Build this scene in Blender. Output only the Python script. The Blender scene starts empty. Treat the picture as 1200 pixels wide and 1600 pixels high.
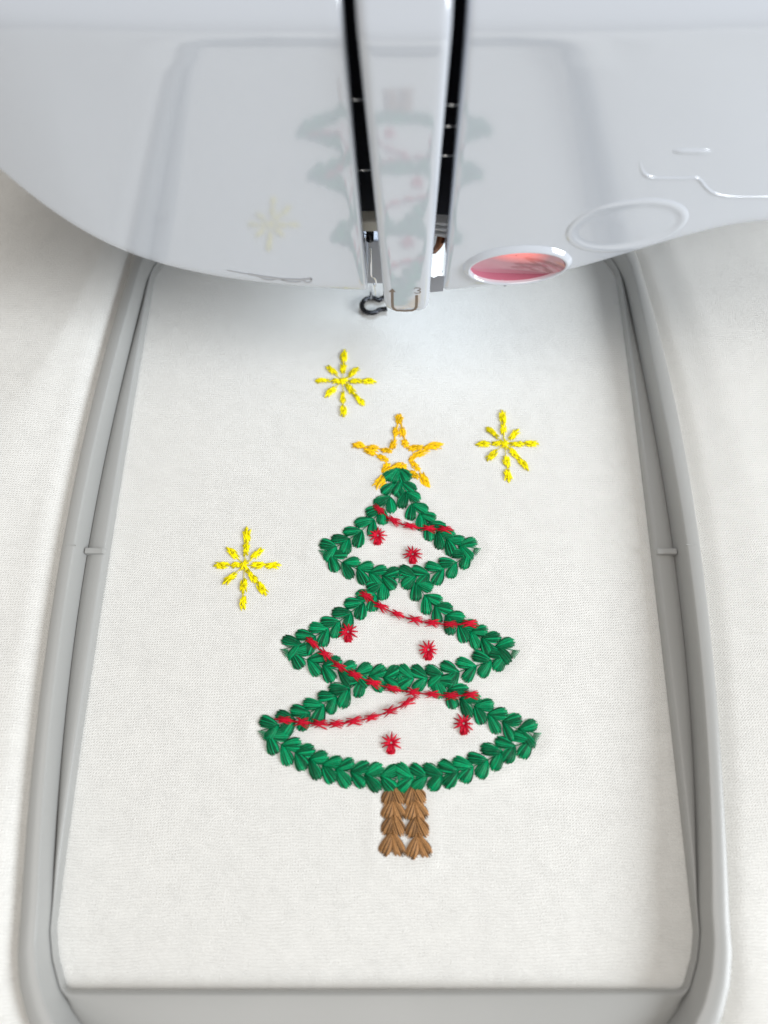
import bpy, bmesh, math, random
import numpy as np
from mathutils import Vector, Matrix
random.seed(7)
rng = np.random.default_rng(7)
MM = 0.001
# ------------------------------------------------------------------ camera, light, exposure
F = 1200.0                      # focal length in photo pixels (1200 x 1600)
PITCH = math.radians(66.7)      # camera looks down by this much
CAMZ = 182.0                    # mm above the cloth
sc = bpy.context.scene
cam_d = bpy.data.cameras.new('camera'); cam = bpy.data.objects.new('camera', cam_d)
sc.collection.objects.link(cam); sc.camera = cam
cam.location = (0, 0, CAMZ*MM); cam.rotation_euler = (math.pi/2-PITCH, 0, 0)
cam_d.sensor_fit = 'VERTICAL'; cam_d.sensor_height = 36; cam_d.sensor_width = 27; cam_d.lens = 27
cam_d.clip_start = 0.005; cam_d.clip_end = 20
cam_d.dof.use_dof = True; cam_d.dof.focus_distance = 0.189; cam_d.dof.aperture_fstop = 8.0
world = bpy.data.worlds.new('World'); sc.world = world; world.use_nodes = True
bg = world.node_tree.nodes['Background']
bg.inputs[0].default_value = (1.0, 0.955, 0.89, 1); bg.inputs[1].default_value = 0.47

def area_light(name, loc, target, size, power, col):
    d = bpy.data.lights.new(name, 'AREA'); d.shape = 'DISK'; d.size = size*MM; d.energy = power; d.color = col
    o = bpy.data.objects.new(name, d); sc.collection.objects.link(o)
    o.location = Vector(loc)*MM
    o.rotation_euler = (Vector(target)-Vector(loc)).to_track_quat('-Z', 'Y').to_euler()
    return o
area_light('window_light', (900, -230, 560), (0, 60, 0), 560, 11.0, (0.90, 0.955, 1.0))
area_light('ceiling_light', (-120, -60, 1200), (0, 60, 0), 700, 3.4, (1.0, 0.965, 0.92))
area_light('sewing_lamp', (6, 150, 50), (0, 112, 0), 30, 0.018, (0.74, 0.87, 1.0))
sc.render.engine = 'CYCLES'
sc.view_settings.view_transform = 'Standard'; sc.view_settings.look = 'None'
sc.view_settings.exposure = 0.07; sc.view_settings.gamma = 1.0; sc.view_settings.use_curve_mapping = False

# ------------------------------------------------------------------ helpers
CP, SP = math.cos(PITCH), math.sin(PITCH)
def ray(u, v):
    a = (u-600)/F; b = -(v-800)/F
    return (a, CP+b*SP, -SP+b*CP)
def on_z(u, v, z=0.0):
    d = ray(u, v); t = (z-CAMZ)/d[2]
    return (d[0]*t, d[1]*t, z)
def on_y(u, v, y):
    d = ray(u, v); t = y/d[1]
    return (d[0]*t, y, CAMZ+d[2]*t)
COL = sc.collection
def mesh_obj(name, verts, faces, mat, parent=None, smooth=True, tint=None, mats=None):
    me = bpy.data.meshes.new(name)
    me.from_pydata([tuple(c*MM for c in v) for v in verts], [], faces)
    if smooth:
        me.polygons.foreach_set('use_smooth', [True]*len(me.polygons))
    if tint is not None:
        at = me.attributes.new('tint', 'FLOAT', 'POINT'); at.data.foreach_set('value', tint)
    me.materials.append(mat)
    o = bpy.data.objects.new(name, me); COL.objects.link(o)
    if parent: o.parent = parent
    return o
def place_copy(src_mesh, name, parent, loc, rz, sx=1, sy=1, sz=1, flip=1):
    o = bpy.data.objects.new(name, src_mesh); COL.objects.link(o)
    o.parent = parent; o.location = Vector(loc)*MM; o.rotation_euler = (0, 0, rz); o.scale = (sx, sy, sz)
    return o
class Buf:
    def __init__(s): s.v = []; s.f = []; s.t = []
    def tube(s, pts, rad, n=6, tint=1.0, caps=True, flat=1.0):
        pts = [Vector(p) for p in pts]; b0 = len(s.v); m = len(pts)
        rr = rad if hasattr(rad, '__len__') else [rad]*m
        up0 = None
        for i, p in enumerate(pts):
            d = (pts[min(i+1, m-1)]-pts[max(i-1, 0)])
            d = d.normalized() if d.length > 1e-9 else Vector((1, 0, 0))
            ref = Vector((0, 0, 1)) if abs(d.z) < 0.9 else Vector((0, 1, 0))
            if up0 is not None: ref = up0
            sd = d.cross(ref).normalized(); up = sd.cross(d).normalized(); up0 = up
            for k in range(n):
                a = 2*math.pi*k/n
                s.v.append(tuple(p+sd*(math.cos(a)*rr[i])+up*(math.sin(a)*rr[i]*flat))); s.t.append(tint)
        for i in range(m-1):
            for k in range(n):
                a = b0+i*n+k; b = b0+i*n+(k+1) % n
                s.f.append((a, b, b+n, a+n))
        if caps:
            s.f.append(tuple(b0+k for k in reversed(range(n)))); s.f.append(tuple(b0+(m-1)*n+k for k in range(n)))
    def loft(s, rows, closed=False, tint=1.0):
        b0 = len(s.v); n = len(rows[0])
        for r in rows:
            for p in r: s.v.append(tuple(p)); s.t.append(tint)
        for i in range(len(rows)-1):
            for k in range(n if closed else n-1):
                a = b0+i*n+k; b = b0+i*n+(k+1) % n
                s.f.append((a, b, b+n, a+n))
    def box(s, lo, hi, tint=1.0):
        b0 = len(s.v)
        for x in (lo[0], hi[0]):
            for y in (lo[1], hi[1]):
                for z in (lo[2], hi[2]): s.v.append((x, y, z)); s.t.append(tint)
        for f in ((0,1,3,2),(4,6,7,5),(0,4,5,1),(2,3,7,6),(0,2,6,4),(1,5,7,3)): s.f.append(tuple(b0+i for i in f))
    def obj(s, name, mat, parent=None, smooth=True):
        return mesh_obj(name, s.v, s.f, mat, parent, smooth, s.t)
def bevel(o, w, seg=2):
    m = o.modifiers.new('bevel', 'BEVEL'); m.width = w*MM; m.segments = seg; m.limit_method = 'ANGLE'
    return o

# ------------------------------------------------------------------ materials
def mat(name, col, rough=0.5, metal=0.0, **kw):
    m = bpy.data.materials.new(name); m.use_nodes = True
    b = m.node_tree.nodes['Principled BSDF']
    b.inputs['Base Color'].default_value = (*col, 1); b.inputs['Roughness'].default_value = rough
    b.inputs['Metallic'].default_value = metal
    for k, v in kw.items(): b.inputs[k.replace('_', ' ')].default_value = v
    return m
def nodes(m): return m.node_tree.nodes, m.node_tree.links, m.node_tree.nodes['Principled BSDF']
def math_n(N, L, op, a, b=None, c=None):
    n = N.new('ShaderNodeMath'); n.operation = op
    for i, x in enumerate((a, b, c)):
        if x is None: continue
        if isinstance(x, (int, float)): n.inputs[i].default_value = x
        else: L.new(x, n.inputs[i])
    return n.outputs[0]

def plastic(name, col, rough, grain=0.0, gscale=2500, vary=0.03, **kw):
    m = mat(name, col, rough, **kw); N, L, B = nodes(m)
    tc = N.new('ShaderNodeTexCoord')
    nz = N.new('ShaderNodeTexNoise'); nz.inputs['Scale'].default_value = 60; nz.inputs['Detail'].default_value = 4
    L.new(tc.outputs['Object'], nz.inputs['Vector'])
    mr = N.new('ShaderNodeMapRange'); L.new(nz.outputs['Fac'], mr.inputs[0])
    mr.inputs['To Min'].default_value = 1-vary; mr.inputs['To Max'].default_value = 1+vary
    mx = N.new('ShaderNodeMix'); mx.data_type = 'RGBA'; mx.blend_type = 'MULTIPLY'; mx.inputs[0].default_value = 1
    mx.inputs[6].default_value = (*col, 1); L.new(mr.outputs[0], mx.inputs[7]); L.new(mx.outputs[2], B.inputs['Base Color'])
    if grain:
        n2 = N.new('ShaderNodeTexNoise'); n2.inputs['Scale'].default_value = gscale; n2.inputs['Detail'].default_value = 3
        L.new(tc.outputs['Object'], n2.inputs['Vector'])
        bp = N.new('ShaderNodeBump'); bp.inputs['Strength'].default_value = grain; bp.inputs['Distance'].default_value = 0.0001
        L.new(n2.outputs['Fac'], bp.inputs['Height']); L.new(bp.outputs[0], B.inputs['Normal'])
    return m
M_WHITE = plastic('white_gloss_plastic', (0.58, 0.62, 0.69), 0.06, vary=0.012, IOR=2.35)
M_HOOP = plastic('grey_hoop_plastic', (0.385, 0.385, 0.375), 0.30, grain=0.25, vary=0.04)
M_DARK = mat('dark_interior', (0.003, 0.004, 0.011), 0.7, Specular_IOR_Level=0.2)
M_STEEL = mat('polished_steel', (0.75, 0.76, 0.78), 0.16, 1.0)
M_DSTEEL = mat('dark_steel', (0.05, 0.05, 0.055), 0.22, 0.9)
M_BEIGE = plastic('cream_plastic', (0.82, 0.79, 0.70), 0.4)
M_GREYP = plastic('grey_plastic', (0.30, 0.31, 0.35), 0.35)
M_BROWN = mat('copper_spring', (0.22, 0.09, 0.04), 0.35, 0.6)
M_PRINT = mat('brown_print', (0.20, 0.155, 0.125), 0.5)
M_GMARK = mat('grey_marking', (0.42, 0.43, 0.46), 0.3)
M_GLINT = plastic('white_glint', (0.88, 0.90, 0.92), 0.25)  # bright white colour stands in for glints on the spring coils
M_GLOW = mat('glowing_clip_plastic', (0.9, 0.92, 0.95), 0.2); M_GLOW.node_tree.nodes['Principled BSDF'].inputs['Emission Color'].default_value = (0.86, 0.95, 1, 1); M_GLOW.node_tree.nodes['Principled BSDF'].inputs['Emission Strength'].default_value = 0.9  # clip plastic with an added glow for an overexposed highlight
M_PINK = mat('pink_lit_button', (0.56, 0.27, 0.33), 0.05, IOR=2.2)
N, L, B = nodes(M_PINK)          # back-lit from its upper middle
tc = N.new('ShaderNodeTexCoord'); gr = N.new('ShaderNodeTexGradient'); gr.gradient_type = 'SPHERICAL'
mp = N.new('ShaderNodeMapping'); mp.inputs['Location'].default_value = (0, 0, 0); mp.inputs['Scale'].default_value = (135, 135, 230)
mp.inputs['Location'].default_value = (0.0, -0.2, -0.45)
L.new(tc.outputs['Object'], mp.inputs['Vector']); L.new(mp.outputs[0], gr.inputs['Vector'])
B.inputs['Emission Color'].default_value = (1.0, 0.14, 0.08, 1)
em = math_n(N, L, 'MULTIPLY', gr.outputs['Fac'], 1.25); L.new(em, B.inputs['Emission Strength'])

M_ROSE = mat('rose_plastic', (0.50, 0.17, 0.24), 0.15)
def thread(name, col, rough=0.36):
    m = mat(name, col, rough); N, L, B = nodes(m)
    at = N.new('ShaderNodeAttribute'); at.attribute_name = 'tint'
    oi = N.new('ShaderNodeObjectInfo')
    r = math_n(N, L, 'MULTIPLY_ADD', oi.outputs['Random'], 0.22, 0.89)
    tc = N.new('ShaderNodeTexCoord'); nz = N.new('ShaderNodeTexNoise'); nz.inputs['Scale'].default_value = 2600
    nz.inputs['Detail'].default_value = 2; L.new(tc.outputs['Object'], nz.inputs['Vector'])
    nn = math_n(N, L, 'MULTIPLY_ADD', nz.outputs['Fac'], 0.7, 0.65)
    t = math_n(N, L, 'MULTIPLY', at.outputs['Fac'], r); t = math_n(N, L, 'MULTIPLY', t, nn)
    mx = N.new('ShaderNodeMix'); mx.data_type = 'RGBA'; mx.blend_type = 'MULTIPLY'; mx.inputs[0].default_value = 1
    mx.inputs[6].default_value = (*col, 1); L.new(t, mx.inputs[7]); L.new(mx.outputs[2], B.inputs['Base Color'])
    B.inputs['Specular IOR Level'].default_value = 0.18
    bp = N.new('ShaderNodeBump'); bp.inputs['Strength'].default_value = 0.5; bp.inputs['Distance'].default_value = 0.0001
    L.new(nz.outputs['Fac'], bp.inputs['Height']); L.new(bp.outputs[0], B.inputs['Normal'])
    return m
M_GREEN = thread('green_thread', (0.0, 0.215, 0.082), 0.30)
M_RED = thread('red_thread', (0.58, 0.004, 0.028))
M_YEL = thread('yellow_thread', (1.0, 0.86, 0.0))
M_GOLD = thread('gold_thread', (1.0, 0.60, 0.004))
M_BRN = thread('brown_thread', (0.30, 0.155, 0.062))

def knit():
    m = mat('white_knit', (0.835, 0.825, 0.797), 0.95); N, L, B = nodes(m)
    B.inputs['Sheen Weight'].default_value = 0.15; B.inputs['Specular IOR Level'].default_value = 0.1
    tc = N.new('ShaderNodeTexCoord')
    nd = N.new('ShaderNodeTexNoise'); nd.inputs['Scale'].default_value = 45; nd.inputs['Detail'].default_value = 3
    L.new(tc.outputs['Object'], nd.inputs['Vector'])
    sub = N.new('ShaderNodeVectorMath'); sub.operation = 'SUBTRACT'; sub.inputs[1].default_value = (.5, .5, .5); L.new(nd.outputs['Color'], sub.inputs[0])
    sca = N.new('ShaderNodeVectorMath'); sca.operation = 'SCALE'; sca.inputs['Scale'].default_value = 0.0030; L.new(sub.outputs[0], sca.inputs[0])
    n3 = N.new('ShaderNodeTexNoise'); n3.inputs['Scale'].default_value = 700; n3.inputs['Detail'].default_value = 2
    L.new(tc.outputs['Object'], n3.inputs['Vector'])
    sb3 = N.new('ShaderNodeVectorMath'); sb3.operation = 'SUBTRACT'; sb3.inputs[1].default_value = (.5, .5, .5); L.new(n3.outputs['Color'], sb3.inputs[0])
    sc3 = N.new('ShaderNodeVectorMath'); sc3.operation = 'SCALE'; sc3.inputs['Scale'].default_value = 0.0005; L.new(sb3.outputs[0], sc3.inputs[0])
    ad0 = N.new('ShaderNodeVectorMath'); L.new(sca.outputs[0], ad0.inputs[0]); L.new(sc3.outputs[0], ad0.inputs[1])
    add = N.new('ShaderNodeVectorMath'); L.new(tc.outputs['Object'], add.inputs[0]); L.new(ad0.outputs[0], add.inputs[1])
    sx = N.new('ShaderNodeSeparateXYZ'); L.new(add.outputs[0], sx.inputs[0])
    u = math_n(N, L, 'MULTIPLY', sx.outputs[0], 1/0.00058)
    v = math_n(N, L, 'MULTIPLY', sx.outputs[1], 1/0.00062)
    zz = math_n(N, L, 'PINGPONG', u, 0.5)
    v2 = math_n(N, L, 'ADD', v, math_n(N, L, 'MULTIPLY', zz, 0.9))
    c1 = math_n(N, L, 'COSINE', math_n(N, L, 'MULTIPLY', u, 2*math.pi))
    c2 = math_n(N, L, 'COSINE', math_n(N, L, 'MULTIPLY', v2, 2*math.pi))
    h = math_n(N, L, 'ADD', math_n(N, L, 'MULTIPLY', c1, 0.10), math_n(N, L, 'MULTIPLY', c2, 0.36))
    fz = N.new('ShaderNodeTexNoise'); fz.inputs['Scale'].default_value = 1900; fz.inputs['Detail'].default_value = 5
    L.new(tc.outputs['Object'], fz.inputs['Vector'])
    f2 = N.new('ShaderNodeTexNoise'); f2.inputs['Scale'].default_value = 260; f2.inputs['Detail'].default_value = 4
    L.new(tc.outputs['Object'], f2.inputs['Vector'])
    amp = math_n(N, L, 'MULTIPLY_ADD', f2.outputs['Fac'], 0.9, 0.5)
    h = math_n(N, L, 'MULTIPLY', h, amp)
    h = math_n(N, L, 'ADD', h, math_n(N, L, 'MULTIPLY', fz.outputs['Fac'], 0.8))
    h = math_n(N, L, 'ADD', h, math_n(N, L, 'MULTIPLY', f2.outputs['Fac'], 0.06))
    bp = N.new('ShaderNodeBump'); bp.inputs['Strength'].default_value = 1.0; bp.inputs['Distance'].default_value = 0.00015
    L.new(h, bp.inputs['Height']); L.new(bp.outputs[0], B.inputs['Normal'])
    return m
M_KNIT = knit()

# ------------------------------------------------------------------ hoop outlines (measured on the hoop, mm)
HC = (0.0, 67.0)
ZTOP, ZLED = 8.5, 3.2
LY = [425, 500, 600, 700, 790, 862, 960, 1050, 1140, 1250, 1340, 1375, 1450]
L_o = [200, 176, 151, 126, 107, 94, 77, 66, 56, 44, 36, 33, 30]
L_r = [222, 200, 177, 154, 132, 121, 105, 93, 82, 72, 65, 61, 57]
L_j = [233, 214, 188, 164, 147, 135, 119, 107, 99, 89, 82, 81, 81]
L_i = [238, 222, 208, 192, 177, 164, 151, 137, 122, 107, 92, 87, 84]
R_o = [1003, 1027, 1049, 1071, 1086, 1096, 1108, 1117, 1125, 1133, 1138, 1140, 1141]
R_r = [983, 1005, 1022, 1046, 1060, 1070, 1082, 1091, 1098, 1105, 1109, 1110, 1112]
R_j = [974, 989, 1009, 1031, 1046, 1055, 1067, 1076, 1082, 1089, 1091, 1091, 1091]
R_i = [966, 980, 990, 1005, 1013, 1022, 1034, 1047, 1055, 1069, 1079, 1084, 1088]
def side(xs, z, deg=3):
    p = np.array([on_z(x, y, z)[:2] for x, y in zip(xs, LY)])
    return np.polyfit(p[:, 1], p[:, 0], deg)
def catmull(P, n=8, closed=True):
    P = [Vector((*p, 0)) if len(p) == 2 else Vector(p) for p in P]; out = []; m = len(P)
    for i in range(m if closed else m-1):
        g = lambda k: P[k % m] if closed else P[min(max(k, 0), m-1)]
        a, b, c, d = g(i-1), g(i), g(i+1), g(i+2)
        for k in range(n):
            t = k/n
            out.append(0.5*((2*b)+(c-a)*t+(2*a-5*b+4*c-d)*t*t+(3*b-a-3*c+d)*t**3))
    if not closed: out.append(P[-1])
    return out
def loop(cl, cr, ybot, ytop, rc):
    xl = lambda y: float(np.polyval(cl, y)); xr = lambda y: float(np.polyval(cr, y))
    pts = []
    yb, yt = ybot+rc, ytop-rc
    for y in np.linspace(yt, yb, 24): pts.append((xl(y), y))
    for a in np.linspace(0, math.pi/2, 10)[1:]:
        pts.append((xl(yb)+rc*(1-math.cos(a)), yb-rc*math.sin(a)))
    for a in np.linspace(math.pi/2, 0, 10)[:-1]:
        pts.append((xr(yb)-rc*(1-math.cos(a)), yb-rc*math.sin(a)))
    for y in np.linspace(yb, yt, 24): pts.append((xr(y), y))
    for a in np.linspace(0, math.pi/2, 10)[1:]:
        pts.append((xr(yt)-rc*(1-math.cos(a)), yt+rc*math.sin(a)))
    for a in np.linspace(math.pi/2, 0, 10)[:-1]:
        pts.append((xl(yt)+rc*(1-math.cos(a)), yt+rc*math.sin(a)))
    pts = np.array(pts+[pts[0]]); out = []
    for p, q in zip(pts[:-1], pts[1:]):
        for t in np.linspace(0, 1, max(2, int(np.hypot(*(q-p))/0.4)), endpoint=False): out.append(p+(q-p)*t)
    return np.array(out)
NA = 720
ANG = np.linspace(-math.pi, math.pi, NA, endpoint=False)
def polar(pts):
    a = np.arctan2(pts[:, 1]-HC[1], pts[:, 0]-HC[0]); r = np.hypot(pts[:, 0]-HC[0], pts[:, 1]-HC[1])
    o = np.argsort(a); a = a[o]; r = r[o]
    a = np.concatenate([a-2*math.pi, a, a+2*math.pi]); r = np.concatenate([r, r, r])
    return np.interp(ANG, a, r)
YB_O, YB_R, YB_J = -47.5, -44.0, -41.5
YB_I = on_z(590, 1549, ZLED)[1]
r_o = polar(loop(side(L_o, ZTOP), side(R_o, ZTOP), YB_O, 182, 33))
r_r = polar(loop(side(L_r, ZTOP), side(R_r, ZTOP), YB_R, 178, 31))
r_j = polar(loop(side(L_j, ZLED), side(R_j, ZLED), YB_J, 175.5, 30))
r_i = polar(loop(side(L_i, ZLED), side(R_i, ZLED), YB_I, 163, 5))
r_i = np.minimum(r_i, r_j-0.35); r_r = np.minimum(np.maximum(r_r, r_j+0.8), r_o-2.0)
def ring(r, z, dz=None): return [(HC[0]+r[k]*math.cos(a), HC[1]+r[k]*math.sin(a), z) for k, a in enumerate(ANG)]
hoop = bpy.data.objects.new('embroidery_hoop', None); COL.objects.link(hoop)
hoop.empty_display_size = 0.01
hoop['label'] = 'light grey plastic embroidery hoop framing the stitched white cloth'; hoop['category'] = 'embroidery hoop'
b = Buf()
b.loft([ring(r_o-0.4, -4.0), ring(r_o+0.05, ZTOP-2.5), ring(r_o, ZTOP-0.6), ring(r_o-0.12, ZTOP-0.2), ring(r_o-0.45, ZTOP),
        ring((r_o+r_r)/2, ZTOP+0.05), ring(r_r+0.45, ZTOP), ring(r_r+0.12, ZTOP-0.18), ring(r_r-0.02, ZTOP-0.55),
        ring(r_j+0.1, ZLED-0.6), ring(r_j, ZLED-1.2), ring(r_j, -3.0)][::-1], closed=True)
rail = b.obj('outer_rail', M_HOOP, hoop)
b = Buf()
w = r_j-r_i; lip = np.minimum(0.9, w*0.45)
b.loft([ring(r_i+0.1, -0.8), ring(r_i, ZLED-1.3), ring(r_i+lip*0.15, ZLED-0.55), ring(r_i+lip*0.5, ZLED-0.15), ring(r_i+lip, ZLED),
        ring(r_i+lip+(w-lip)*0.55, ZLED-0.1), ring(r_j-0.25, ZLED-0.75), ring(r_j+0.1, ZLED-1.3)], closed=True)
ledge = b.obj('inner_ledge', M_HOOP, hoop)
for (u0, u1, v) in ((135, 164, 862), (1026, 1056, 863)):       # raised centre tabs on the ledge
    p0 = on_z(u0-1, v, ZLED); p1 = on_z(u1, v, ZLED)
    b = Buf(); b.box((p0[0], p0[1]-0.75, ZLED-1.5), (p1[0], p1[1]+0.75, ZLED+1.1))
    bevel(b.obj('centre_tab', M_HOOP, hoop, smooth=False), 0.3)
for (u0, u1, v) in ((103, 119, 852), (1072, 1088, 851)):       # fine centre mark moulded on the rail
    p0 = on_z(u0, v, ZTOP); p1 = on_z(u1, v, ZTOP)
    b = Buf(); b.box((p0[0], p0[1]-0.13, ZTOP-0.3), (p1[0], p1[1]+0.13, ZTOP+0.14))
    bevel(b.obj('centre_mark', M_HOOP, hoop, smooth=False), 0.05)

# ------------------------------------------------------------------ the cloth
def r_at(rr, x, y):
    a = np.arctan2(y-HC[1], x-HC[0]); return np.interp(a, np.append(ANG, math.pi), np.append(rr, rr[0]))
xs = np.arange(-190, 190.1, 1.0); ys = np.arange(-130, 300.1, 1.0)
X, Y = np.meshgrid(xs, ys)
R = np.hypot(X-HC[0], Y-HC[1]); dO = R-r_at(r_o, X, Y)       # > 0 outside the rail
def sm(x): x = np.clip(x, 0, 1); return x*x*(3-2*x)
Zc = sm((dO+3.2)/2.8)*(1.6+4.6*sm((-X-20)/40))
und = (1.6*np.sin(X/23+Y/61+0.6)+1.3*np.sin(Y/34-X/47+1.9)+0.8*np.sin(X/14-Y/29+0.3))
Zc = Zc+sm(dO/7)*1.6+sm(dO/18)*(2.8+0.9*und)
Zc = Zc-3.6*sm(dO/7)*np.exp(-((X+98)/17)**2-((Y+26)/13)**2)-3.4*sm(dO/7)*np.exp(-((X-88)/10)**2-((Y+27)/22)**2)
Zc = np.minimum(Zc, 10.5)
Zc = Zc+np.where(dO < -3.2, 0.10*np.sin(X/11+0.5)*np.sin(Y/13), 0)
tiers = [
 [[(622.5,732.5),(616.5,756),(608.8,777),(597.5,795),(583,812.5),(565,830),(545,843),(525,855),(502,862)],
  [(624,732.5),(627,752.5),(634,770),(644,788),(656,804),(669,819),(684,832.5),(698,844),(718,853),(747,857)],
  [(516,868),(536,880),(558,889),(577.5,896),(597.5,901),(622,903)],
  [(731,866),(712.5,880),(692,890),(670,897.5),(649,901),(627,902)]],
 [[(598,911),(585,929),(567,942),(548,957.5),(530,971.5),(511.7,983),(491.7,995),(470,1007),(442.5,1015)],
  [(650,911),(664,931.7),(680,947.5),(697.5,963),(716.7,977),(735,987.5),(753,998),(775,1011),(807,1017)],
  [(457,1021),(481.7,1031.7),(505,1040),(530,1048),(555,1053),(578,1057),(600,1059),(623,1058)],
  [(789,1025),(766.7,1033),(742.5,1041),(716,1050),(691,1055),(667.5,1059),(645,1060),(623,1058)]],
 [[(567,1061.5),(545,1077),(524.6,1088.5),(504.5,1102),(483,1114),(459.4,1125),(434.5,1134),(407,1142)],
  [(680,1063),(700.5,1079),(720,1092),(742,1104),(763,1117),(786,1129),(811,1140),(840,1146)],
  [(420,1150),(441,1165),(462,1176.5),(484,1187),(505,1196),(526,1202),(548.5,1206.5),(571,1211),(595,1214),(624,1217)],
  [(829,1157),(804,1166),(783,1175.5),(761,1188),(738,1198),(715,1205),(690,1211),(667,1214),(645,1215),(622,1217)]]]
PK = []
for tier in tiers:
    for st_ in tier:
        w0 = [on_z(*q)[:2] for q in st_]
        for p_, q_ in zip(w0[:-1], w0[1:]):
            for t_ in (0, .25, .5, .75): PK.append((p_[0]+(q_[0]-p_[0])*t_, p_[1]+(q_[1]-p_[1])*t_))
PK += [on_z(u_, v_)[:2] for u_ in (614, 632, 648) for v_ in range(1225, 1335, 8)]
PK = np.array(PK); near = (np.abs(X) < 50) & (Y > -12) & (Y < 100)
xn, yn = X[near], Y[near]
dmin = np.sqrt(np.min((xn[:, None]-PK[None, :, 0])**2+(yn[:, None]-PK[None, :, 1])**2, axis=1))
Zc[near] += 0.24*np.exp(-((dmin-4.2)/2.0)**2)-0.10*np.exp(-(dmin/2.2)**2)
nx, ny = len(xs), len(ys)
V = np.stack([X, Y, Zc], -1).reshape(-1, 3)
I = np.arange(nx*ny).reshape(ny, nx)
Fq = np.stack([I[:-1, :-1], I[:-1, 1:], I[1:, 1:], I[1:, :-1]], -1).reshape(-1, 4)
shirt = mesh_obj('sweatshirt', V.tolist(), Fq.tolist(), M_KNIT)
shirt['label'] = 'white knit sweatshirt cloth stretched in the hoop and stitched with a tree'; shirt['category'] = 'sweatshirt'

# ------------------------------------------------------------------ the sewing machine head
def face_y(x, z):
    y = 119.0+0.0010*max(0.0, abs(x)-26)**2
    if x < -58: y += 0.0036*(x+58)**2
    t = z-100.5
    y += 0.62*(t/2+math.sqrt(t*t/4+0.25)) if t > -6 else 0.0
    return y
def on_face(u, v, off=0.0):
    d = ray(u, v); t = 150.0
    for _ in range(40):
        x, z = d[0]*t, CAMZ+d[2]*t
        t = 0.5*t+0.5*(face_y(x, z)-off)/d[1]
    return (d[0]*t, d[1]*t, CAMZ+d[2]*t)
edge_px = [(6, 276), (44, 308), (87, 340), (140, 372), (201, 403), (251, 423), (350, 441), (470, 456), (587, 462), (675, 461),
           (780, 456), (850, 440), (908, 424), (961, 408), (1025, 390), (1098, 373), (1200, 355)]
E = np.array([on_face(*p) for p in edge_px]); ec = np.polyfit(E[:, 0], E[:, 2], 6)
xe0, xe1 = E[0, 0], E[-1, 0]; ed = np.polyder(ec)
def zb(x):
    if x < xe0: return float(np.polyval(ec, xe0))+min(25, (xe0-x)*0.9)
    if x > xe1: return float(np.polyval(ec, xe1))+min(20, (x-xe1)*0.25)
    return float(np.polyval(ec, x))
ZT = 235.0
def lin(pa, pb):
    k = (pb[0]-pa[0])/(pb[2]-pa[2]); return lambda z: pa[0]+k*(min(z, 125)-pa[2])
sLo = lin(on_y(573, 440, 119), on_y(532, 0, 119)); sLi = lin(on_y(595, 440, 119), on_y(550, 0, 119))
sRi = lin(on_y(675, 440, 119), on_y(713, 0, 119)); sRo = lin(on_y(694, 440, 119), on_y(735, 0, 119))
machine = bpy.data.objects.new('sewing_machine', None); COL.objects.link(machine)
machine.location = (0, 0.17, 0.0); machine.empty_display_size = 0.01
machine['label'] = 'glossy white sewing machine head with two dark thread slots above the cloth'; machine['category'] = 'sewing machine'
MINV = Matrix.Translation((0, -0.17, 0))
def mpart(o): o.parent = machine; o.matrix_parent_inverse = MINV; return o
prof = [(9.0, 9.0), (8.0, 1.2), (6.0, 0.25), (4.0, 0.0), (2.4, 0.15), (1.3, 0.6), (0.55, 1.35), (0.15, 2.3), (0.02, 3.4)]   # (inward, up) round the chin
vz = [0.0055*i for i in range(1, 40)]+[0.23+0.006*i for i in range(0, 32)]+[0.44, 0.48, 0.55, 0.65, 0.8, 1.0]
def shell(xs_fun, ss, side_first, side_last):
    """columns s in 0..1; xs_fun(s, z) -> x"""
    cols = []
    for s in ss:
        xr = xs_fun(s, 45.0); z0 = zb(xr); c = []
        for (dy, dz) in prof:
            z = z0+dz; x = xs_fun(s, z); c.append((x, face_y(x, z)+dy, z))
        for t in vz:
            z = z0+3.4+(ZT-z0-3.4)*t; x = xs_fun(s, z); c.append((x, face_y(x, z), z))
        cols.append(c)
    def ret(c, sg):      # rounded return into the slot
        rows = []
        for (dx, dy) in ((0.0, 0.0), (0.35, 0.12), (0.7, 0.5), (0.8, 1.2), (0.8, 5.0)):
            rows.append([(p[0]+sg*dx, p[1]+dy, p[2]) for p in c])
        return rows
    if side_last: cols = cols+ret(cols[-1], 1)[1:]
    if side_first: cols = ret(cols[0], -1)[:0:-1]+cols
    return cols
b = Buf()
XL0 = -112.0
b.loft(shell(lambda s, z: XL0+(sLo(z)-0.8-XL0)*s, np.linspace(0, 1, 60), False, True)[::-1])
XR1 = 190.0
b.loft(shell(lambda s, z: sRo(z)+0.8+(XR1-sRo(z)-0.8)*s, np.concatenate([np.linspace(0, .36, 90), np.linspace(.37, 1, 24)]), True, False)[::-1])
# side, back and top closing walls
yl, yr, yk = face_y(XL0, 60)-0.5, face_y(XR1, 60)-0.5, 300.0
for (p, q) in (((XL0, yl), (XL0, yk)), ((XL0, yk), (XR1, yk)), ((XR1, yk), (XR1, yr))):
    zb0 = 62.0
    b.loft([[(p[0], p[1], zb0), (q[0], q[1], zb0)], [(p[0], max(p[1], face_y(p[0], ZT)), ZT), (q[0], max(q[1], face_y(q[0], ZT)), ZT)]])
b.loft([[(x, face_y(x, ZT)+0.3, ZT) for x in np.linspace(XL0, XR1, 40)], [(x, yk, ZT) for x in np.linspace(XL0, XR1, 40)]])
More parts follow.
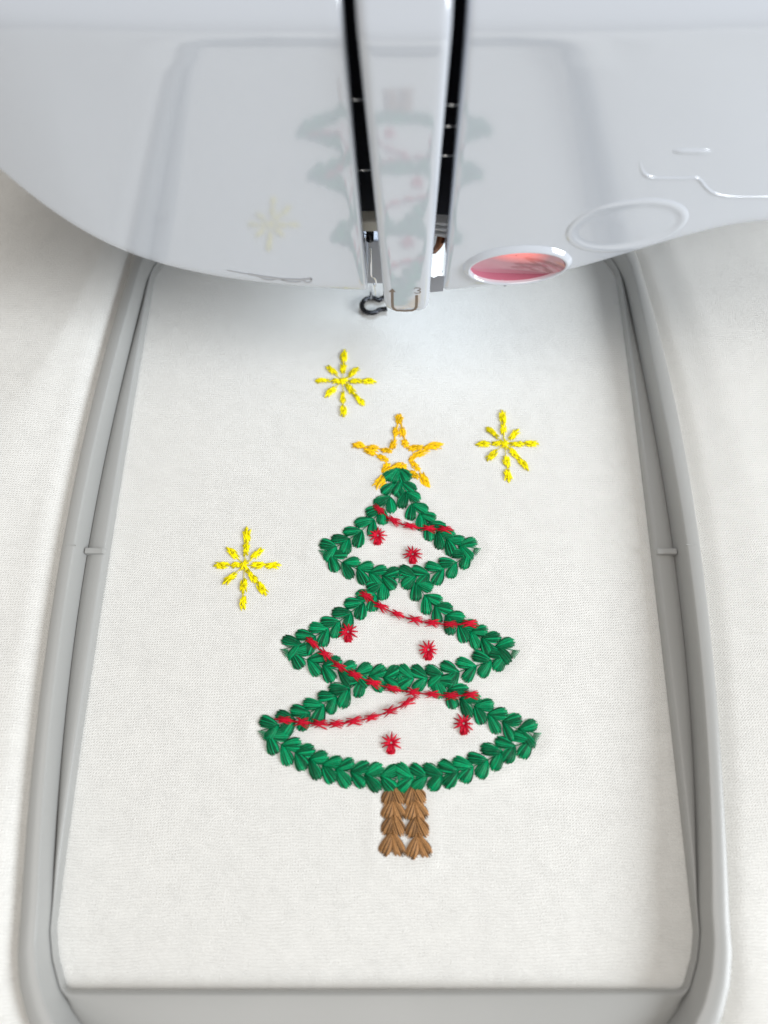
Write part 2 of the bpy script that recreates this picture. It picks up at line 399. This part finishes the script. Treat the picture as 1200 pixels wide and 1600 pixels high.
# underside behind the needle zone
b.loft([[(XL0, 190, 62), (XL0, yk, 62)], [(XR1, 190, 62), (XR1, yk, 62)]])
p = on_face(808, 415); c1 = (p[0], p[2])
def in_hole(f):          # opening for the start button
    x = sum(b.v[q][0] for q in f)/4-c1[0]; z = sum(b.v[q][2] for q in f)/4-c1[1]; y = sum(b.v[q][1] for q in f)/4
    u_ = x*math.cos(.07)+z*math.sin(.07); w_ = -x*math.sin(.07)+z*math.cos(.07)
    return y < 124 and (u_/11.2)**2+(w_/5.3)**2 < 1
b.f = [f for f in b.f if len(f) != 4 or not in_hole(f)]
mpart(b.obj('head_housing', M_WHITE))
# dark chamber behind the slots
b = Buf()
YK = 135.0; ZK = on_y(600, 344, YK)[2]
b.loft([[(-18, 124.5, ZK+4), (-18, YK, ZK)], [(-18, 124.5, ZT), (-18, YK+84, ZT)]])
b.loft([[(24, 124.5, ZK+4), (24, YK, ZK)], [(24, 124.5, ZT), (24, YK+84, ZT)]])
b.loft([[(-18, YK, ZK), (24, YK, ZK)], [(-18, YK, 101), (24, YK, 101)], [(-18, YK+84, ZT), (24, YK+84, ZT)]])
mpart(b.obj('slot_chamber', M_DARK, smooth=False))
# take-up cover between the slots
YC = 116.8
zc0 = on_y(634, 491, YC)[2]
def cover():
    ss = [0, .012, .03, .06, .1, .15, .22, .3, .4, .5, .6, .7, .78, .85, .9, .94, .97, .988, 1]
    hs = [0, .15, .4, .8, 1.3, 2, 3, 4, 6, 10, 16, 24, 34, 46, 56, 62, 65, 67, 68, 69, 70, 71, 71.7, 72.4, 73, 73.7, 75, 77, 80, 95, 130, 200]
    rows = []
    for h in hs:
        z = zc0+h; xa, xb = sLi(z)+0.4, sRi(z)-0.4; rc = 3.2
        if h < rc:
            k = rc-math.sqrt(max(rc*rc-(rc-h)**2, 0)); xa += k; xb -= k
        row = []
        for s in ss:
            x = xa+(xb-xa)*s
            d = min(x-xa, xb-x); r = 1.7
            oy = 0
            if d < r: oy += r-math.sqrt(max(r*r-(r-d)**2, 0))
            if h < 2.2: oy += 2.2-math.sqrt(max(2.2**2-(2.2-h)**2, 0))
            lean = face_y(0, z)-119.0
            row.append((x, YC+min(oy, 3.0)+lean, z))
        row = [(row[0][0], row[0][1]+9, z)]+row+[(row[-1][0], row[-1][1]+9, z)]
        rows.append(row)
    rows = [[(p[0], p[1]+4.0, p[2]+0.3) for p in rows[0]]]+rows
    bb = Buf(); bb.loft(rows); return bb
coverp = mpart(cover().obj('thread_cover', M_WHITE))
def ribbon(bf, pts, w, n=Vector((0, -1, 0)), th=0.05):
    pts = [Vector(p) for p in pts]; m = len(pts); b0 = len(bf.v)
    for i, p in enumerate(pts):
        d = (pts[min(i+1, m-1)]-pts[max(i-1, 0)]).normalized(); s = d.cross(n).normalized()*w/2
        for q in (p+s+n*th, p-s+n*th): bf.v.append(tuple(q)); bf.t.append(1.0)
    for i in range(m-1): bf.f.append((b0+2*i, b0+2*i+1, b0+2*i+3, b0+2*i+2))
def cp(u, v): return on_y(u, v, YC)
b = Buf()          # printed threading guide: arrow, U path and the numeral 3
U = [(613, 456), (613, 470), (613.4, 479), (615.5, 483), (620, 485), (632, 485.6), (644, 485), (648.6, 483), (650.6, 479), (651, 470), (651, 461)]
ribbon(b, [cp(*p) for p in U], 0.62)
tri = [cp(607.5, 456), cp(618.5, 456), cp(613, 450.5)]; k0 = len(b.v)
for p in tri: b.v.append((p[0], p[1]-0.06, p[2])); b.t.append(1.0)
b.f.append((k0, k0+1, k0+2))
three = []
for cz, a0, a1 in ((451.6, 155, -85), (456.0, 85, -155)):
    for a in np.linspace(a0, a1, 10): three.append((652+5.0*math.cos(math.radians(a)), cz-2.1*math.sin(math.radians(a))))
ribbon(b, [cp(*p) for p in three], 0.22)
o = b.obj('threading_print', M_PRINT, coverp, smooth=False)
# start button: white bezel, concave lit dish
def ell(c, ax, az, rot, n=56):
    out = []
    for k in range(n):
        a = 2*math.pi*k/n; x, z = ax*math.cos(a), az*math.sin(a)
        out.append((c[0]+x*math.cos(rot)-z*math.sin(rot), c[1]+x*math.sin(rot)+z*math.cos(rot)))
    return out
def oval_rows(c, rot, steps):
    rows = []
    for (ax, az, off) in steps:
        rows.append([(x, face_y(x, z)+off, z) for (x, z) in ell(c, ax, az, rot)])
    return rows
b = Buf(); AX, AZ = 11.6, 5.7
b.loft(oval_rows(c1, 0.07, [(AX+.8, AZ+.8, 0.3), (AX+.5, AZ+.5, -0.15), (AX+.1, AZ+.1, -0.6), (AX-.3, AZ-.25, -1.0), (AX-.65, AZ-.5, -1.12), (AX-.95, AZ-.75, -0.95), (AX-1.1, AZ-.85, -0.6), (AX-1.2, AZ-.9, -0.1)]), closed=True)
bez = mpart(b.obj('start_button', M_WHITE))
b = Buf(); st = []
RX, RZ = AX-1.1, AZ-.85
for kk in np.linspace(1, 0.02, 16): st.append((RX*kk, RZ*kk, 0.0))
def dish_off(x, z): return 3.0-((x-c1[0]+2.0)**2+(z-c1[1]-1.0)**2)/38.0
rows = [[(x, face_y(*c1)+dish_off(x, z)+(face_y(x, z)-face_y(*c1))*.6, z) for (x, y, z) in r] for r in oval_rows(c1, 0.07, st)]
b.loft([[(x-c1[0], y-face_y(*c1), z-c1[1]) for (x, y, z) in r] for r in rows], closed=True)
bw = Buf(); rim = oval_rows(c1, 0.07, [(RX, RZ, -0.55)])[0]
bw.loft([rim, rows[0]], closed=True)
bw.obj('button_wall', M_ROSE, bez)
dish = b.obj('lit_dish', M_PINK, bez); dish.location = Vector((c1[0], face_y(*c1), c1[1]))*MM
# second button: raised white oval in a groove
p = on_face(979, 354); c2 = (p[0], p[2]); AX, AZ = 12.6, 7.6
b = Buf()
b.loft(oval_rows(c2, 0.10, [(AX+.5, AZ+.5, 0.3), (AX+.1, AZ+.1, -0.03), (AX-.4, AZ-.4, -0.20), (AX-.9, AZ-.9, -0.27), (AX-1.5, AZ-1.5, -0.20), (AX-2.1, AZ-2.1, -0.06), (AX-3.0, AZ-3.0, -0.05), (AX*.5, AZ*.4, -0.09), (.02, .01, -0.10)]), closed=True)
mpart(b.obj('white_button', M_WHITE))
# moulded step line and bar right of the buttons
b = Buf()
pl = [(1000, 240), (1000, 255), (1003, 266), (1010, 273), (1020, 277), (1040, 278), (1070, 278), (1086, 277), (1094, 281), (1102, 291), (1113, 300), (1128, 305), (1150, 307), (1200, 307), (1290, 305)]
pts = catmull([on_face(*q, -0.12) for q in pl], 5, closed=False)
b.tube(pts, [0.10+0.22*min(1, i/14) for i in range(len(pts))], 10)
mpart(b.obj('moulded_ridge', M_WHITE))
b = Buf(); q0, q1 = on_face(1040, 236), on_face(1122, 237)
b.tube([(q0[0]+(q1[0]-q0[0])*t, q0[1]+(q1[1]-q0[1])*t+0.5, q0[2]+(q1[2]-q0[2])*t) for t in np.linspace(0, 1, 8)], [.1, .6, .8, .8, .8, .8, .6, .1], 10)
mpart(b.obj('moulded_bar', M_WHITE))
# flat grey strokes low on the left of the face
b = Buf()
for st, w in (([(355, 427), (375, 431), (392, 434)], 0.25), ([(388, 433), (410, 437), (440, 441), (470, 442), (487, 440)], 0.55),
              ([(404, 437), (412, 441), (424, 443), (432, 441)], 0.3), ([(440, 442), (452, 445), (462, 446), (470, 445)], 0.3), ([(474, 443), (480, 447), (486, 445), (487, 440)], 0.35)):
    ribbon(b, [on_face(q[0], q[1]-5) for q in st], w*1.2)
mpart(b.obj('grey_mark', M_GMARK, smooth=False))
b = Buf(); q = on_face(789, 446); b.loft(oval_rows((q[0], q[2]), 0, [(.35, .3, -0.05), (.01, .01, -0.06)]), closed=True)
mpart(b.obj('pin_hole', M_GREYP))
# thread guides inside the slots
def slot_bar(name, x0, x1, z, y, r, m):
    bb = Buf(); bb.tube([(x0, y, z), ((x0+x1)/2, y-0.2, z), (x1, y, z)], r, 8); return mpart(bb.obj(name, m))
for (u, v) in ((553, 155), (565, 265)):
    p = on_y(u, v, 127); slot_bar('thread_guide', p[0]-3, p[0]+3, p[2], 127, 0.14, M_STEEL)
for (u, v) in ((708, 163), (702, 196), (697, 242)):
    p = on_y(u, v, 127); slot_bar('thread_guide', p[0]-3, p[0]+3, p[2], 127, 0.2, M_STEEL)
# needle clamp block seen through the left slot
p = on_y(577, 356, 126.5); b = Buf(); b.box((p[0]-3.0, 126.5, p[2]-1.3), (p[0]+3.0, 130, p[2]+1.7))
clampb = mpart(bevel(b.obj('needle_clamp', M_BEIGE, smooth=False), 0.4))
b = Buf(); c = on_y(575.5, 364, 126.4)
ribbon(b, [(c[0]+0.85*math.cos(a), c[1], c[2]+0.6*math.sin(a)) for a in np.linspace(math.pi, 2*math.pi, 12)], 0.28)
b.obj('clamp_mark', M_DARK, clampb, smooth=False).matrix_parent_inverse = MINV @ Matrix.Identity(4) if False else Matrix.Identity(4)
p = on_y(578, 375, 127); b = Buf(); b.tube([(p[0], 127, p[2]), (p[0], 132, p[2])], 0.9, 12)
mpart(b.obj('clamp_screw', M_DSTEEL))
p = on_y(582, 425, 134); b = Buf(); b.box((p[0]-4, 136, p[2]-7), (p[0]+5, 140, p[2]+9))
mpart(bevel(b.obj('foot_holder', M_GREYP, smooth=False), 0.5))
b = Buf()
w_ = [(577, 388), (579, 387), (579.5, 395), (580, 420), (580.5, 431), (585, 434), (587.5, 440), (587, 447), (584, 444), (586, 452), (587, 461)]
b.tube(catmull([on_y(*q, 128) for q in w_], 4, closed=False), 0.22, 8)
mpart(b.obj('thread_hook', M_STEEL))
foot = on_z(580, 478, 1.3)
b = Buf(); b.tube([(foot[0], foot[1]+0.6, 3.2), (foot[0], foot[1]+0.6, 4.4), (foot[0], foot[1]+0.6, 9), (foot[0], foot[1]+0.6, 60)], [0.05, 0.35, 0.42, 0.6], 10)
mpart(b.obj('needle', M_STEEL))
b = Buf(); ringp = []
for a in np.linspace(math.radians(40), math.radians(325), 30): ringp.append((foot[0]+2.7*math.cos(a), foot[1]+2.7*math.sin(a), 1.5))
ringp = [(foot[0]+4.6, foot[1]+3.4, 1.7)]+ringp+[(foot[0]+4.6, foot[1]-1.2, 1.6)]
b.tube(ringp, 0.75, 10, flat=0.8)
b.tube([(foot[0]+4.4, foot[1]+3.2, 1.7), (foot[0]+4.4, foot[1]+5, 8), (foot[0]+4.4, foot[1]+5, 60)], 0.9, 10)
mpart(b.obj('presser_foot', M_DSTEEL))
# parts seen through the right slot
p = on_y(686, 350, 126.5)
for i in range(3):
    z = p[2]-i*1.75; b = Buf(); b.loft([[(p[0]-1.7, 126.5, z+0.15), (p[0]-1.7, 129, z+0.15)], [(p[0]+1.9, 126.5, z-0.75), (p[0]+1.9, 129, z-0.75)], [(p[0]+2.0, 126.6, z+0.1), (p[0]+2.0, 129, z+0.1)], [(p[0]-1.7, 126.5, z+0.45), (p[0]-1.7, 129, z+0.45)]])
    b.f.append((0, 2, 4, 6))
    mpart(b.obj('spring_coil', M_GLINT, smooth=False))
p = on_y(687, 385, 128); b = Buf(); b.tube([(p[0]+0.3, 128.5, p[2]+4), (p[0], 128.5, p[2]), (p[0]-1, 128.5, p[2]-3.5)], [0.9, 1.0, 1.1], 10)
mpart(b.obj('copper_pin', M_BROWN))
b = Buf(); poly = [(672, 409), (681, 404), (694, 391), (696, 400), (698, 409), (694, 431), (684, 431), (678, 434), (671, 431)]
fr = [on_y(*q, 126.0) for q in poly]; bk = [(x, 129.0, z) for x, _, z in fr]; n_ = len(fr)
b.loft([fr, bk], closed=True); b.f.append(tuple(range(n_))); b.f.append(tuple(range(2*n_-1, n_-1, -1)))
mpart(b.obj('glowing_clip', M_GLOW, smooth=False))  # white clip, made to glow so it looks blown out
b = Buf(); poly = [(671, 429), (697, 429), (692, 455), (672, 457)]
fr = [on_y(*q, 126.8) for q in poly]; bk = [(x, 130.0, z) for x, _, z in fr]; n_ = 4
b.loft([fr, bk], closed=True); b.f.append((0, 1, 2, 3)); b.f.append((7, 6, 5, 4))
mpart(b.obj('clip_base', M_GREYP, smooth=False))

# ------------------------------------------------------------------ embroidery
TR = 0.10        # thread radius
def leaf_mesh(name, m, nt, half, bulge, jag=0.10, rev=False):
    """satin leaf: threads fan from the base (origin) to a rounded ragged tip at x = 1 unit = 1 mm * length"""
    bf = Buf()
    order = list(range(nt))
    for i in order:
        t = (i/(nt-1))*2-1
        tipx = 3.85+1.15*math.sqrt(max(0, 1-t*t*.97))+random.uniform(-jag, jag)*2.2
        tipy = t*half+random.uniform(-.06, .06)
        bx = random.uniform(-0.25, 0.5); by = t*0.30+random.uniform(-.05, .05)
        cx = tipx*0.55; cy = by+(tipy-by)*0.80+t*0.42
        hz = bulge*(1-0.55*t*t)+random.uniform(-.04, .05)
        random_lift = random.uniform(0, .13)
        pts = []
        for s in (0, .1, .25, .45, .65, .82, .93, 1.0):
            x = (1-s)**2*bx+2*s*(1-s)*cx+s*s*tipx; y = (1-s)**2*by+2*s*(1-s)*cy+s*s*tipy
            z = hz*(1-(2*s-1)**4)**0.8*1.0-0.10+random_lift*math.sin(math.pi*s)
            pts.append((x, y, z))
        bf.tube(pts, [TR*.9, TR, TR, TR*1.05, TR*1.1, TR*1.05, TR*.95, TR*.7], 6, tint=random.choice((0.28, 0.5, 0.75, 1.0, 1.35, 1.8)))
    o = bf.obj(name, m); me = o.data; bpy.data.objects.remove(o); return me
def unit_dirs(pts):
    W = [Vector(on_z(*q)[:2]) for q in pts]; out = []
    for i in range(len(W)-1):
        d = (W[i+1]-W[i]) if i == 0 else (W[i+1]-W[i-1])
        out.append((W[i], d.normalized(), (W[i+1]-W[i]).length))
    return W, out
GL = [leaf_mesh('leaf_stitch_mesh', M_GREEN, 22, 1.40, 0.70, 0.15) for _ in range(8)]
spine = Buf(); todo = []
for ti, tier in enumerate(tiers):
    for si, s in enumerate(tier):
        W, un = unit_dirs(s)
        spine.tube([(w_.x, w_.y, 0.12) for w_ in W], TR, 6, tint=0.8)
        for (p, d, sp) in un: todo.append((p, math.atan2(d.y, d.x), sp, si))
    for (u, v, r) in (((503,864,7), (746,861,7)), ((444,1019,7), (806,1021,8)), ((409,1147,7), (840,1150,8)))[ti]:   # loose loops at the corners
        c = on_z(u, v)
        sg = 1 if u > 600 else -1
        for j in range(6):
            t = j/5; spine.tube([(c[0]+sg*(.9-2.2*t*.6), c[1]+.6-1.9*t, .15), (c[0]+sg*(.2-1.3*t*.6), c[1]+.5-1.5*t, .5), (c[0]-sg*(.9+.9*t*.5), c[1]+.5-1.1*t, .2)], TR, 6, tint=random.uniform(.6, 1.2))
for (u, v) in ((623, 740), (624, 903), (624, 1058), (623, 1215)):      # tie-in knots where the strings meet
    c = on_z(u, v)
    for k in range(7):
        a = random.uniform(0, math.pi); l = random.uniform(1.0, 1.8)
        spine.tube([(c[0]-l*math.cos(a), c[1]-l*math.sin(a), 0.25), (c[0], c[1], 0.75), (c[0]+l*math.cos(a), c[1]+l*math.sin(a), 0.25)], TR, 6, tint=random.uniform(.8, 1.15))
tree = spine.obj('embroidered_tree', M_GREEN, shirt)
tree['label'] = 'green three-tiered fir tree outline stitched in leaf pairs'
k = 0
for (p, a, sp, si) in todo:
    for sg in (1, -1):
        spread = math.radians(36+random.uniform(-4, 4)); ln = random.uniform(0.87, 0.97)*(0.98 if sp < 4.2 else 1.04)
        place_copy(GL[k % 8], 'leaf_stitch', tree, (p.x, p.y, 0.02+0.05*random.random()+(0.14 if k % 2 else 0)), a+sg*spread, ln, (1 if random.random() < .5 else -1)*random.uniform(.9, 1.08), random.uniform(.85, 1.15)); k += 1
BL = [leaf_mesh('trunk_stitch_mesh', M_BRN, 22, 1.5, 0.55, jag=0.19) for _ in range(4)]
tb = Buf()
tr = [[(613,1226),(614,1248),(614,1272),(613,1300),(613,1330)], [(645,1226),(648,1249),(650,1275),(653,1304),(654,1334)]]
for s in tr:
    W = [on_z(*q) for q in s[:-1]]; tb.tube([(x, y, .12) for x, y, _ in W], TR, 6, tint=.6)
    e = on_z(s[-1][0], s[-1][1]-3); tb.tube([(e[0]-1.5, e[1]+.3, .1), (e[0], e[1]-.5, .35), (e[0]+1.5, e[1]+.3, .1)], TR, 6)
trunk = tb.obj('embroidered_trunk', M_BRN, shirt); trunk['label'] = 'brown trunk stitched in two columns below the green tree'
for s in tr:
    W, un = unit_dirs(s)
    for i, (p, d, sp) in enumerate(un):
        a = math.atan2(d.y, d.x)
        for sg in (1, -1):
            place_copy(BL[k % 4], 'trunk_stitch', trunk, (p.x, p.y, 0.02+0.04*(k % 3)), a+sg*math.radians(24), 1.02 if i == 3 else 0.94, 0.90, 1.0); k += 1
TR = 0.135
# bead: a burst of short stitches along x, length 1 = 3.6 mm
def bead_mesh(m, n, L_, W_, bulge, jag):
    bf = Buf()
    for i in range(n):
        t = (i/(n-1))*2-1
        ang = t*0.5+random.uniform(-.12, .12); l = L_/2*(1-0.25*abs(t))+random.uniform(-jag, jag)
        oy = t*W_*0.28; ox = random.uniform(-.2, .2)
        c, s_ = math.cos(ang), math.sin(ang)
        if i % 2: s_ = -s_
        hz = bulge*(1-.5*t*t)+random.uniform(0, .08)
        bf.tube([(ox-c*l, oy-s_*l*.8, -.05), (ox-c*l*.55, oy-s_*l*.5, hz*.8), (ox, oy, hz), (ox+c*l*.55, oy+s_*l*.5, hz*.8), (ox+c*l, oy+s_*l*.8, -.05)],
                [TR*.55, TR*.85, TR*.95, TR*.85, TR*.55], 6, tint=random.uniform(.75, 1.25))
    o = bf.obj('bead_stitch_mesh', m); me = o.data; bpy.data.objects.remove(o); return me
RB = [bead_mesh(M_RED, 13, 3.9, 1.75, 0.5, 0.4) for _ in range(5)]
gar = [([(592,798),(614,815),(640,824),(669,828),(695,829)], (583,791), (706,830), 'red garland across the top tier of the tree'),
       ([(572,933),(595,949),(620,961),(648,970),(675,975),(703,977),(733,976)], (562,927), (745,976), 'red garland across the upper part of the middle tier'),
       ([(488,1005),(508,1023),(530,1042),(555,1056),(583,1068),(613,1077),(645,1083),(675,1086),(705,1088),(735,1087)], (480,997), (748,1087), 'long red garland over the lower edge of the middle tier'),
       ([(445,1126),(472,1129.5),(500,1132),(526,1132),(552.5,1128),(580,1122),(609,1112),(636,1099)], (429,1124), (648,1089), 'red garland rising across the lowest tier')]
for beads, s0, s1, lab in gar:
    P = [on_z(*q) for q in [s0]+beads+[s1]]; bf = Buf()
    bf.tube(catmull([(x, y, 0.85) for x, y, _ in P], 4, closed=False), TR*1.2, 6, tint=.75)
    g = bf.obj('embroidered_garland', M_RED, shirt); g['label'] = lab
    for i in range(1, len(P)-1):
        a = math.atan2(P[i+1][1]-P[i-1][1], P[i+1][0]-P[i-1][0])
        place_copy(RB[k % 5], 'bead_stitch', g, (P[i][0], P[i][1], 0.72), a, random.uniform(.95, 1.1), random.choice((-1, 1))*random.uniform(.9, 1.1), 1.25); k += 1
orn = [((590,838), 'red bauble beside the left edge of the top tier'), ((644.5,867), 'red bauble in the middle of the top tier'), ((544,988), 'red bauble at the left edge of the middle tier'),
       ((669,1016), 'red bauble inside the right half of the middle tier'), ((611,1161), 'red bauble near the middle of the lowest tier'), ((724,1131), 'red bauble in the right part of the lowest tier')]
for (q, lab) in orn:
    c = on_z(*q); bf = Buf(); n = 12
    for i in range(n):
        a = math.radians(-90+360*i/n)+random.uniform(-.09, .09); l = random.uniform(2.0, 2.65); r0 = 0.3
        for o_ in (-.07, .07):
            bf.tube([(c[0]+r0*math.cos(a+o_*4), c[1]+r0*math.sin(a+o_*4), .55), (c[0]+l*.5*math.cos(a+o_*1.3), c[1]+l*.5*math.sin(a+o_*1.3), .85), (c[0]+l*math.cos(a), c[1]+l*math.sin(a), .45)],
                    [TR*1.0, TR*1.15, TR*.7], 6, tint=random.uniform(.75, 1.25))
    for i in range(9):
        t = i/8*2-1; y0 = c[1]-0.5+random.uniform(-.2, .2)
        bf.tube([(c[0]+t*.6, y0, .35), (c[0]+t*.85, c[1]-1.5, .6), (c[0]+t*.75, c[1]-2.5+random.uniform(-.15, .15), .15)], [TR*.8, TR*.9, TR*.7], 6, tint=random.uniform(.8, 1.25))
    for i in range(3):
        y = c[1]-1.9-i*.26; bf.tube([(c[0]-.8, y, .35), (c[0], y-.1, .75), (c[0]+.8, y+.1, .35)], TR*.8, 6, tint=random.uniform(.8, 1.2))
    bf.obj('embroidered_bauble', M_RED, shirt)['label'] = lab
def spindle_mesh(m, n, L_, W_, bulge):
    bf = Buf()
    for i in range(n):
        u_ = (i+.5)/n*2-1; wv = math.sqrt(max(0, 1-u_*u_*.75))
        v_ = random.choice((-1, -.5, 0, .5, 1))*random.uniform(.6, 1)
        cx_, cy_ = u_*L_*.36, v_*W_*.34*wv; l = L_*random.uniform(.17, .27); a = random.choice((-1, 1))*random.uniform(.08, .5)
        hz = bulge*(1-.55*v_*v_)*(1-.3*u_*u_)+random.uniform(0, .12); c_, s_ = math.cos(a), math.sin(a)
        bf.tube([(cx_-l*c_, cy_-l*s_, -.03), (cx_-l*c_*.6, cy_-l*s_*.6, hz*.75), (cx_, cy_, hz), (cx_+l*c_*.6, cy_+l*s_*.6, hz*.75), (cx_+l*c_, cy_+l*s_, -.03)],
                [TR*.6, TR, TR*1.1, TR, TR*.6], 6, tint=random.choice((.6, .8, 1.0, 1.1, 1.2)))
    o = bf.obj('bead_stitch_mesh', m); me = o.data; bpy.data.objects.remove(o); return me
YBm = [spindle_mesh(M_YEL, 28, 3.1, 2.3, 0.5) for _ in range(5)]
GBm = [spindle_mesh(M_GOLD, 30, 3.1, 2.4, 0.5) for _ in range(5)]
def bead_between(ms, name, par, P, Q, wid, zl=0.06):
    global k
    p, q = Vector(on_z(*P)), Vector(on_z(*Q)); d = q-p; l = d.length; c = (p+q)/2
    place_copy(ms[k % len(ms)], name, par, (c.x, c.y, zl), math.atan2(d.y, d.x), l/3.1, wid*random.choice((-1, 1))*random.uniform(.92, 1.1), 1.0); k += 1
arms = [(90, [(13.5, 5.2), (7.3, 4.2)]), (92+180, [(8.7, 4.4), (15.6, 4.4)]), (0, [(5.6, 4.4), (11.8, 4.6)]), (180, [(3.2, 3.2), (9.3, 4.6)]),
        (46, [(6.8, 4.8)]), (133, [(7.6, 5.0)]), (225, [(8.0, 5.0)]), (-52, [(5.8, 5.0), (12.5, 5.0)])]
def small_star(q, lab):
    global k
    c = Vector(on_z(*q)); bf = Buf(); s = 0.61
    for a, bs in arms:
        r = (bs[-1][0]+bs[-1][1]/2)*s*1.0; r = max(x[0]+x[1]/2 for x in bs)*s; ca, sa = math.cos(math.radians(a)), math.sin(math.radians(a))
        bf.tube([(c.x, c.y, .3), (c.x+r*.5*ca, c.y+r*.5*sa, .22), (c.x+r*ca, c.y+r*sa, .05)], TR*.7, 6, tint=.75)
    for i in range(26):
        a = random.uniform(0, math.pi); l = random.uniform(.8, 1.7); ox, oy = random.uniform(-.5, .5), random.uniform(-.5, .5)
        bf.tube([(c.x+ox-l*math.cos(a), c.y+oy-l*math.sin(a), .1), (c.x+ox, c.y+oy, .6+random.uniform(0, .2)), (c.x+ox+l*math.cos(a), c.y+oy+l*math.sin(a), .1)], [TR*.6, TR*.95, TR*.6], 6, tint=random.uniform(.75, 1.25))
    st = bf.obj('embroidered_star', M_YEL, shirt); st['label'] = lab
    for a, bs in arms:
        ca, sa = math.cos(math.radians(a)), math.sin(math.radians(a))
        for (r, l) in bs:
            place_copy(YBm[k % 5], 'bead_stitch', st, (c.x+r*s*ca, c.y+r*s*sa, .08), math.radians(a), l*s*1.35/3.1, random.choice((-1, 1))*random.uniform(.95, 1.15), 1.0); k += 1
small_star((536, 596), 'yellow eight-armed star stitched nearest the presser foot')
small_star((788, 694), 'yellow eight-armed star stitched right of the gold star')
small_star((382, 884), 'yellow eight-armed star stitched left of the tree, apart from the others')
def tz(x, y): return (540+x/7.5, 640+y/7.5)
gold = [(625,55,620,170,1.3),(590,205,572,325,1),(655,205,672,325,1),(575,355,540,470,1),(672,355,720,450,1.05),(410,475,545,500,.95),(80,410,225,440,1.25),
        (245,470,385,460,1.2),(215,470,345,530,.9),(375,545,500,610,1),(505,630,435,750,1.15),(600,660,465,750,.9),(470,770,345,925,1.35),(545,680,660,640,.9),(600,645,715,680,1.1),
        (725,475,905,440,1),(905,460,1140,410,1.25),(770,560,970,480,.9),(820,530,745,620,.85),(760,610,865,725,1),(750,725,860,810,1),(870,750,985,910,1.4),(930,455,1120,430,1)]
bf = Buf()
ol = [(625,90),(585,265),(555,430),(470,480),(320,450),(150,420),(290,500),(430,570),(485,640),(450,740),(390,860),(500,730),(620,655),(760,740),(930,850),(820,660),(760,590),(880,520),(1060,420),(815,455),(700,420),(665,265),(630,90)]
bf.tube([(*on_z(*tz(*q))[:2], .18) for q in ol], TR*1.0, 6, tint=.8)
bf.tube([(on_z(*tz(*q))[0]+.22, on_z(*tz(*q))[1]+.1, .22) for q in ol], TR*.9, 6, tint=.95)
top = bf.obj('embroidered_topper', M_GOLD, shirt); top['label'] = 'golden five-pointed outline star at the tip of the tree'
for (x0, y0, x1, y1, w_) in gold: bead_between(GBm, 'bead_stitch', top, tz(x0, y0), tz(x1, y1), w_)
